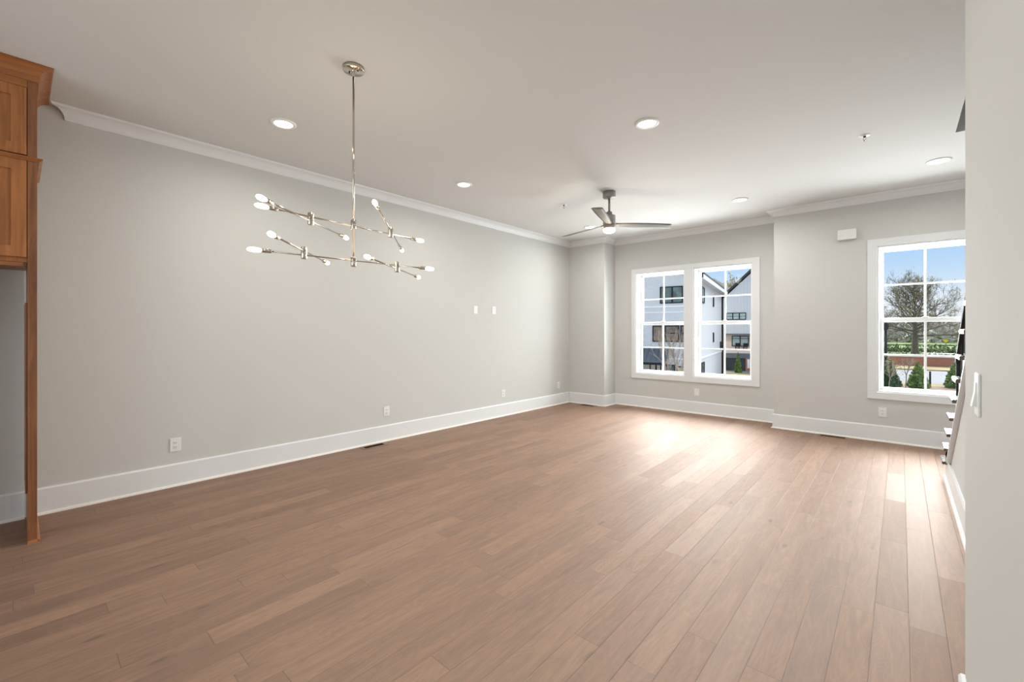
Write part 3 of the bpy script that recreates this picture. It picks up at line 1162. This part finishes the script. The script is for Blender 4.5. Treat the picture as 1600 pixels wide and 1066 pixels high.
def spreading_tree(name, x, y, z0, height, radius, m, label, seed, trunk_r, buds, bsize, low=0.30, cat='tree'):
    """A bare open-grown tree: a leader with limbs fanning out into a wide dome of twigs."""
    rg = random.Random(seed)
    mb = MB()
    tips = []

    def limb(p, d, L, r, lev):
        q = Vector(p)
        n = 4 if lev == 0 else 3
        for k in range(n):
            d = (d + Vector((rg.gauss(0, 1), rg.gauss(0, 1), rg.gauss(0.25, 0.6))) * 0.09).normalized()
            q2 = q + d * (L / n)
            ra, rb = r * (1 - 0.75 * k / n), r * (1 - 0.75 * (k + 1) / n)
            mb.tube(q, q2, ra, max(rb, 0.012), seg=5 if lev == 0 else 3, caps=False)
            q = q2
            if lev < 3:
                for _ in range(2 if (lev > 0 or k > 0) else 1):
                    o = d.orthogonal().normalized()
                    o.rotate(Matrix.Rotation(rg.uniform(0, 2 * PI), 3, d))
                    nd = (d * 0.85 + o * rg.uniform(0.45, 0.8) + Vector((0, 0, 0.15))).normalized()
                    limb(q, nd, L * rg.uniform(0.34, 0.52), rb * 0.62 + 0.006, lev + 1)
        tips.append(q)

    base = Vector((x, y, z0))
    n = 10
    for k in range(n):
        a, b = k / n, (k + 1) / n
        mb.tube(base + Vector((0, 0, height * 0.92 * a)), base + Vector((0, 0, height * 0.92 * b)),
                trunk_r * (1 - 0.93 * a) * (1.25 if k == 0 else 1), trunk_r * (1 - 0.93 * b), 8, caps=False)
    nl = 30
    for k in range(nl):
        u = k / (nl - 1)
        h_ = height * (low + (0.88 - low) * u)
        az = k * 2.39996 + rg.uniform(-0.3, 0.3)
        el = math.radians(4 + 72 * u ** 0.8 + rg.uniform(-6, 6))
        d = Vector((math.cos(az) * math.cos(el), math.sin(az) * math.cos(el), math.sin(el)))
        L = radius * (1 - u) ** 0.45 * 0.95 + height * 0.10 * u
        L *= rg.uniform(0.82, 1.05)
        limb(base + Vector((0, 0, h_)), d, L, trunk_r * (0.34 - 0.22 * u), 0)
    root = empty(name, (x, y, z0), label, cat, 'bare trees on the upper lawn')
    mb.build('branches', m, root)
    if buds:
        lf = MB()
        leafcloud(lf, buds, lambda g: g.choice(tips) + Vector((g.gauss(0, 1), g.gauss(0, 1), g.gauss(0, 1))) * 0.22, bsize, rg)
        tag(lf.build('leaf_buds', 'bud', root), kind='stuff')
    return root


def conifer(name, x, y, z0, hgt, rad, m, label, seed, n=1500, size=0.10, group=None):
    rg = random.Random(seed)
    root = empty(name, (x, y, z0), label, 'shrub', group or ('evergreen shrubs by the road' if name == 'evergreen_shrub' else None))
    MB().tube((x, y, z0), (x, y, z0 + hgt * 0.85), rad * 0.08, rad * 0.02, 7).build('trunk', 'bark', root)

    def f(g):
        u = 1 - math.sqrt(g.random())
        a = g.uniform(0, 2 * PI)
        r = rad * (1 - u) ** 0.8 * (0.55 + 0.45 * math.sqrt(g.random())) * (1 + 0.15 * math.sin(5 * a + 9 * u))
        if u < 0.06:
            r *= 0.7 + 5 * u
        return Vector((x + r * math.cos(a), y + r * math.sin(a), z0 + 0.05 + u * hgt))
    lf = MB()
    leafcloud(lf, n, f, size, rg)
    lf.build('foliage', m, root)
    return root


# ---- big view through the right-hand window
spreading_tree('bare_tree', 1.7, 92.2, -2.2, 9.4, 6.2, 'bark', 'large spreading bare tree behind the brick retaining wall', 11, 0.46, 2600, 0.10, low=0.30)
spreading_tree('bare_tree', -5.2, 112.0, -2.2, 8.0, 4.5, 'bark', 'smaller dark bare tree farther back, left of the large spreading tree', 23, 0.32, 500, 0.12, low=0.4)
bare_tree('young_tree', 0.34, 51.0, GZ + 0.03, 2.7, 0.7, 'barkp', 'thin young bare tree between the two evergreen shrubs', 5, buds=0, depth=3, trunk_r=0.05, first=0.42)
bare_tree('young_tree', -0.72, 48.9, GZ + 0.03, 2.6, 0.6, 'barkp', 'thin pale young tree in front of the dark evergreen shrub', 9, buds=160, bsize=0.05, depth=3, trunk_r=0.05, first=0.45)
conifer('evergreen_shrub', -0.75, 50.4, GZ + 0.03, 2.55, 0.85, 'ever', 'dark cone-shaped evergreen shrub beside the lamp post', 31, 1700, 0.11)
conifer('evergreen_shrub', 1.15, 51.8, GZ + 0.03, 2.25, 0.80, 'ever2', 'bright green cone-shaped shrub near the window muntin', 32, 1500, 0.10)
conifer('evergreen_shrub', 3.55, 54.0, GZ + 0.03, 2.3, 0.75, 'ever2', 'green shrub half hidden behind the stair newel', 33, 1200, 0.10)
lp = empty('lamp_post', (-0.99, 52.4, GZ + 0.03), 'tall black lamp post seen through the single window', 'lamp post')
MB().tube((-0.99, 52.4, GZ + 0.03), (-0.99, 52.4, 1.5), 0.11, 0.095, 12).build('pole', 'black', lp)
MB().lathe([(0.24, 0), (0.24, 0.25), (0.16, 0.32), (0.16, 1.1), (0.13, 1.2), (0, 1.2)], (-0.99, 52.4, GZ + 0.03), seg=14).build('base', 'black', lp)
MB().lathe([(0.1, 1.5), (0.2, 1.6), (0.22, 2.0), (0.05, 2.25), (0, 2.25)], (-0.99, 52.4, 0), seg=12).build('lantern', 'black', lp)
solo(MB().tube((1.95, 53.1, GZ), (1.95, 53.1, GZ + 1.45), 0.07, 0.07, 10), 'bollard', 'black', 'short dark post standing in the straw grass by the road', 'post')
sg = empty('road_sign', (6.2, 112.3, -2.2), 'yellow diamond road sign in front of the woods', 'road sign')
MB().tube((6.2, 112.3, -2.2), (6.2, 112.3, -0.2), 0.05, 0.05, 8).build('post', 'bark', sg)
dm = MB()
dm.prism([(5.78, -0.3), (6.2, 0.12), (6.62, -0.3), (6.2, -0.72)], 'Y', 112.18, 112.24)
dm.build('sign_panel', 'yellow', sg)


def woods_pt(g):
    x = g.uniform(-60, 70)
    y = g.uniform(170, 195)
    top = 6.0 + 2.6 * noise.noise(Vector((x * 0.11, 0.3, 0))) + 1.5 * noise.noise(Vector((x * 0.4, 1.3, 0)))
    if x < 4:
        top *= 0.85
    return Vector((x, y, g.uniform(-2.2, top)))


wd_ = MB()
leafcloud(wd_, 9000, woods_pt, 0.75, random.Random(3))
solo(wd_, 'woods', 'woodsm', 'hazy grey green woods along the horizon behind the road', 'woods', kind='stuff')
for k, (x0, x1, y, z, hh, nn, lb) in enumerate(((-14, 18, 100.0, -2.2, 0.75, 1800, 'low green hedge on the upper lawn behind the large bare tree'),
                                                (-12, 40, 108.0, -2.2, 1.2, 2200, 'clipped dark hedge along the pale path before the woods'),
                                                (-20, 40, 85.0, -2.2, 0.35, 2000, 'dark ground cover planted along top of the brick retaining wall'))):
    hb = MB()
    leafcloud(hb, nn, lambda g: Vector((g.uniform(x0, x1), y + g.uniform(-0.5, 0.5), z + hh * g.random())), 0.22, random.Random(40 + k))
    solo(hb, 'hedge', 'hedge', lb, 'hedge', kind='stuff')

# ---- white brick house across the way (left pair of windows)
fwd = Vector((-Cs, Cc, 0))
rgt = Vector((Cc, Cs, 0))


def dirx(px):
    return fwd + rgt * ((px - 800) / 686.2)


P0 = dirx(1050) * 37.0
tt = P0.dot(EB) / dirx(1089).dot(EB)
CO = dirx(1089) * tt                       # the corner of the house
CO.z = 0


def hp(s, t, z):
    """s metres along the front (to the right of the corner), t metres back along the side."""
    v = CO + EA * s + EB * t
    return (v.x, v.y, z)


def hbox(mb, s0, s1, t0, t1, z0, z1):
    bm = mb.bm
    v = [bm.verts.new(hp(s, t, z)) for z in (z0, z1) for t in (t0, t1) for s in (s0, s1)]
    for f in ((0, 2, 3, 1), (4, 5, 7, 6), (0, 1, 5, 4), (2, 6, 7, 3), (0, 4, 6, 2), (1, 3, 7, 5)):
        bm.faces.new([v[i] for i in f])
    return mb


house = empty('house', hp(-6, 8, GZ), 'white painted brick house with black windows seen through the left window', 'house')


def hprism(mb, outline, t0, t1):
    """An (s, z) outline run back along the side of the house."""
    A = [mb.bm.verts.new(hp(a, t0, b)) for a, b in outline]
    B = [mb.bm.verts.new(hp(a, t1, b)) for a, b in outline]
    mb.bm.faces.new(A)
    mb.bm.faces.new(B[::-1])
    for k in range(len(A)):
        m_ = (k + 1) % len(A)
        mb.bm.faces.new((A[k], B[k], B[m_], A[m_]))
    return mb


hprism(MB(), [(-15, GZ), (0, GZ), (0, 5.74), (-7.5, 9.0), (-15, 5.74)], 0, 17.9).build('walls', 'wbrick', house)
hprism(MB(), [(0.002, 5.62), (0.54, 5.62), (0.54, 5.70), (0.002, 5.70)], -0.5, 18.3).build('soffit', 'soffit', house)
hprism(MB(), [(0.542, 5.60), (0.60, 5.60), (0.60, 5.98), (0.542, 5.98)], -0.5, 18.3).build('fascia', 'white_ext', house)
hprism(MB(), [(0.66, 5.98), (0.66, 6.08), (-7.5, 9.55), (-15.66, 6.08), (-15.66, 5.90), (-7.5, 9.30), (0.0, 5.98)], -0.55, 18.35).build('roof', 'garage', house)
bnd = MB()
hbox(bnd, -15.02, 0.05, -0.05, 17.95, -1.02, -0.88)
hbox(bnd, -15.02, 0.03, -0.03, 0.5, 3.42, 3.52)
hbox(bnd, -15.02, 0.03, -0.03, 0.5, 2.95, 3.02)
bnd.build('brick_bands', 'white_ext', house)


def hwin(s0, s1, z0, z1, bars, glass, side=False, hbar=None):
    """A window on the front (or, with side, on the long side wall)."""
    f = MB()
    fw = 0.09

    def bx(mb, a, b, d0, d1, za, zb):
        if side:
            hbox(mb, -d1, -d0, a, b, za, zb)
        else:
            hbox(mb, a, b, d0, d1, za, zb)
    bx(f, s0, s1, -0.07, 0.02, z1 - fw, z1)
    bx(f, s0, s1, -0.07, 0.02, z0, z0 + fw)
    bx(f, s0, s0 + fw, -0.07, 0.02, z0 + fw, z1 - fw)
    bx(f, s1 - fw, s1, -0.07, 0.02, z0 + fw, z1 - fw)
    for b_ in bars:
        bx(f, b_ - 0.06, b_ + 0.06, -0.07, 0.02, z0 + fw, z1 - fw)
    if hbar:
        bx(f, s0 + fw, s1 - fw, -0.06, 0.02, hbar - 0.04, hbar + 0.04)
    fo = f.build('window', 'black', house)
    g = MB()
    bx(g, s0 + fw, s1 - fw, -0.03, 0.01, z0 + fw, z1 - fw)
    g.build('pane', glass, fo)


ofs = -(CO - P0).dot(EA)                   # measured along the front from the point under px 1050
hwin(ofs - 0.98, ofs + 0.88, 3.72, 5.15, [ofs + 0.02], 'winglass', hbar=4.12)
hwin(ofs - 1.60, ofs - 0.66, 0.46, 1.85, [], 'winbrown')
hwin(ofs - 0.58, ofs + 0.60, 0.46, 1.85, [], 'winbrown', hbar=1.2)
hwin(ofs + 0.68, ofs + 1.5, 0.46, 1.85, [], 'winbrown', hbar=1.2)
hwin(ofs - 4.2, ofs - 3.3, 0.46, 1.85, [], 'winbrown')
hwin(ofs - 1.84, ofs - 0.86, -2.4, -1.30, [ofs - 1.3], 'winyellow')
hwin(ofs - 0.45, ofs + 0.25, -3.2, -1.45, [], 'winglass')
hwin(ofs + 0.35, ofs + 1.8, -3.2, -1.55, [ofs + 1.45], 'winyellow')
hwin(2.3, 3.95, 3.85, 5.25, [], 'winglass', side=True)
hwin(9.9, 10.5, 3.85, 4.85, [], 'garage', side=True)
hwin(9.9, 10.5, 0.25, 1.25, [], 'garage', side=True)
hwin(16.0, 16.9, -0.6, 0.2, [], 'garage', side=True)
hwin(2.3, 3.95, -2.4, -1.35, [], 'winglass', side=True)
ds = MB()
ds.tube(hp(0.10, 17.75, GZ), hp(0.10, 17.75, 5.6), 0.10, seg=8)
ds.build('downspout', 'black', house)
pr_ = MB()
pts = [hp(ofs - 3.6, -1.5, -1.12), hp(ofs - 0.15, -1.5, -1.12), hp(ofs - 0.15, 0.0, -0.10), hp(ofs - 3.6, 0.0, -0.10)]
lowp = [(p[0], p[1], p[2] - 0.10) for p in pts]
bmv = [pr_.bm.verts.new(p) for p in pts + lowp]
for f in ((0, 1, 2, 3), (7, 6, 5, 4), (0, 4, 5, 1), (1, 5, 6, 2), (2, 6, 7, 3), (3, 7, 4, 0)):
    pr_.bm.faces.new([bmv[i] for i in f])
for k in range(9):
    s = ofs - 3.55 + k * 0.42
    a, b_ = Vector(hp(s, -1.5, -1.10)), Vector(hp(s, -0.02, -0.08))
    pr_.tube(a, b_, 0.035, seg=5)
pr_.build('porch_roof', 'roofm', house)
pf = MB()
hbox(pf, ofs - 3.6, ofs - 0.15, -1.45, -1.35, -1.42, -1.22)
hbox(pf, ofs - 0.28, ofs - 0.16, -1.45, -1.33, GZ, -1.42)
hbox(pf, ofs - 2.50, ofs - 2.36, -1.45, -1.33, GZ, -1.42)
pf.build('porch_frame', 'black', house)
hbox(MB(), ofs - 2.34, ofs - 0.3, -0.045, -0.012, GZ, -1.06).build('porch_wall', 'cream', house)

# ---- thin bare trees in front of the white house
for k, (px_, dd, hh, sd_) in enumerate(((1044, 28.0, 5.2, 61), (1056, 33.5, 5.2, 62), (1067, 30.0, 4.6, 63))):
    p = dirx(px_) * dd
    bare_tree('slender_tree', p.x, p.y, GZ, hh, 0.55, 'barkp',
              ['leftmost thin bare tree in front of the white brick house', 'thin bare tree between two others in front of the white brick house', 'thin bare tree closest to the window mullion, in front of the white brick house'][k],
              sd_, depth=3, trunk_r=0.05, first=0.34, up=0.9, kids=(2, 3), group='bare trees before the white house')

# ---- white gabled townhouse beyond
PC = dirx(1150) * 55.0


def cp(s, t, z):
    v = PC + EA * s + EB * t
    return (v.x, v.y, z)


def cbox(mb, s0, s1, t0, t1, z0, z1):
    bm = mb.bm
    v = [bm.verts.new(cp(s, t, z)) for z in (z0, z1) for t in (t0, t1) for s in (s0, s1)]
    for f in ((0, 2, 3, 1), (4, 5, 7, 6), (0, 1, 5, 4), (2, 6, 7, 3), (0, 4, 6, 2), (1, 3, 7, 5)):
        bm.faces.new([v[i] for i in f])
    return mb


th = empty('townhouse', cp(3, 5, GZ), 'white gabled townhouse with dark garage seen through the right window of the pair', 'house')
SL, SR, SM = -1.45, 9.2, 3.9
gw = MB()
fr_ = [(SL, 1.06), (SR, 1.06), (SR, 5.5), (SM, 10.75), (SL, 5.5)]
A = [gw.bm.verts.new(cp(s, 0, z)) for s, z in fr_]
B = [gw.bm.verts.new(cp(s, 10, z)) for s, z in fr_]
gw.bm.faces.new(A)
gw.bm.faces.new(B[::-1])
for i in range(5):
    gw.bm.faces.new((A[i], B[i], B[(i + 1) % 5], A[(i + 1) % 5]))
gw.build('upper_walls', 'siding', th)
for s0_, z0_, s1_, z1_ in ((SL - 0.45, 5.25, SM, 10.95), (SR + 0.45, 5.25, SM, 10.95)):
    rf = MB()
    q = [cp(s0_, -0.35, z0_), cp(s1_, -0.35, z1_), cp(s1_, 10.2, z1_), cp(s0_, 10.2, z0_)]
    q2 = [(p[0], p[1], p[2] + 0.32) for p in q]
    v = [rf.bm.verts.new(p) for p in q + q2]
    for f in ((0, 1, 2, 3), (7, 6, 5, 4), (0, 4, 5, 1), (1, 5, 6, 2), (2, 6, 7, 3), (3, 7, 4, 0)):
        rf.bm.faces.new([v[i] for i in f])
    rf.build('roof', 'garage', th)
cbox(MB(), SL, SR, 1.2, 10, -1.38, 1.06).build('balcony_wall', 'beige', th)
cbox(MB(), SL - 0.02, SR, -0.05, 1.2, 0.90, 1.07).build('balcony_beam', 'roofm', th)
cbox(MB(), SL, SR, 0.05, 1.2, -1.38, -0.98).build('balcony_slab', 'beige', th)
cbox(MB(), SL, 2.2, 0.1, 10, -2.0, -1.38).build('lintel', 'roofm', th)
lwm = MB()
cbox(lwm, SL, -1.2, 0.1, 10, GZ, -2.0)
cbox(lwm, 1.05, SR, 0.1, 10, GZ, -2.0)
cbox(lwm, 2.2, SR, 0.1, 10, -2.0, -1.38)
lwm.build('lower_walls', 'rbrick', th)
cbox(MB(), -1.2, 1.05, 0.3, 0.42, GZ, -2.0).build('garage_door', 'garage', th)


def cwin(s0, s1, z0, z1, bars, glass, t=0.0, hbar=None):
    f = MB()
    fw = 0.09
    cbox(f, s0, s1, t - 0.08, t + 0.02, z1 - fw, z1)
    cbox(f, s0, s1, t - 0.08, t + 0.02, z0, z0 + fw)
    cbox(f, s0, s0 + fw, t - 0.08, t + 0.02, z0 + fw, z1 - fw)
    cbox(f, s1 - fw, s1, t - 0.08, t + 0.02, z0 + fw, z1 - fw)
    for b_ in bars:
        cbox(f, b_ - 0.06, b_ + 0.06, t - 0.08, t + 0.02, z0 + fw, z1 - fw)
    if hbar:
        cbox(f, s0 + fw, s1 - fw, t - 0.06, t + 0.02, hbar - 0.025, hbar + 0.025)
    fo = f.build('window', 'black', th)
    cbox(MB(), s0 + fw, s1 - fw, t - 0.04, t + 0.01, z0 + fw, z1 - fw).build('pane', glass, fo)


cwin(-1.10, 1.12, 2.80, 3.70, [-0.36, 0.38], 'winglassc', hbar=3.25)
cwin(-0.57, 1.35, -0.55, 0.80, [0.38], 'winglassc', t=1.2, hbar=0.45)
cbox(MB(), 1.25, 1.5, 0.0, 0.11, -3.2, -2.1).build('notice_panel', 'white_ext', th)
p = cp(0.45, -3.0, GZ)
conifer('arborvitae', p[0], p[1], GZ, 2.45, 0.42, 'ever2', 'narrow bright green arborvitae in front of the dark garage', 71, 1500, 0.09)
# balcony chairs
for k, s in enumerate((-0.15, 0.75)):
    bc = MB()
    cbox(bc, s, s + 0.5, 0.45, 0.95, -0.58, -0.50)
    cbox(bc, s, s + 0.5, 0.90, 0.97, -0.50, -0.12)
    for a_ in (0.02, 0.42):
        for b_ in (0.47, 0.88):
            cbox(bc, s + a_, s + a_ + 0.06, b_, b_ + 0.06, -0.979, -0.58)
    solo(bc, 'balcony_chair', 'black', ['left of two dark chairs on the townhouse balcony', 'right of two dark chairs on the townhouse balcony'][k], 'chair', 'balcony chairs')

# ---- brown roofed house farther back between the two
D0 = dirx(1128) * 75.0
hb_ = empty('far_house', (D0.x, D0.y, GZ), 'brown roofed house peeking between the two white houses', 'house')


def dp(s, t, z):
    v = D0 + EA * s + EB * t
    return (v.x, v.y, z)


dw = MB()
v = [dw.bm.verts.new(dp(s, t, z)) for z in (GZ, 6.6) for t in (0, 9) for s in (-9, 3)]
for f in ((0, 2, 3, 1), (4, 5, 7, 6), (0, 1, 5, 4), (2, 6, 7, 3), (0, 4, 6, 2), (1, 3, 7, 5)):
    dw.bm.faces.new([v[i] for i in f])
dw.build('walls', 'wbrick', hb_)
dr = MB()
v = [dr.bm.verts.new(p) for p in (dp(-9.6, -0.6, 6.6), dp(4.4, -0.6, 6.6), dp(4.4, 9.6, 6.6), dp(-9.6, 9.6, 6.6), dp(-5.5, 4.5, 11.0), dp(-1.8, 4.5, 11.0))]
for f in ((0, 1, 5, 4), (1, 2, 5), (2, 3, 4, 5), (3, 0, 4), (0, 3, 2, 1)):
    dr.bm.faces.new([v[i] for i in f])
dr.build('roof', 'shingle', hb_)
p = dirx(1160) * 96
bare_tree('budding_tree', p.x, p.y, GZ, 17.5, 0.6, 'barkp', 'pale budding tree rising behind the townhouse roof', 81, buds=1500, bsize=0.22, depth=4, trunk_r=0.25, first=0.3, up=0.4)
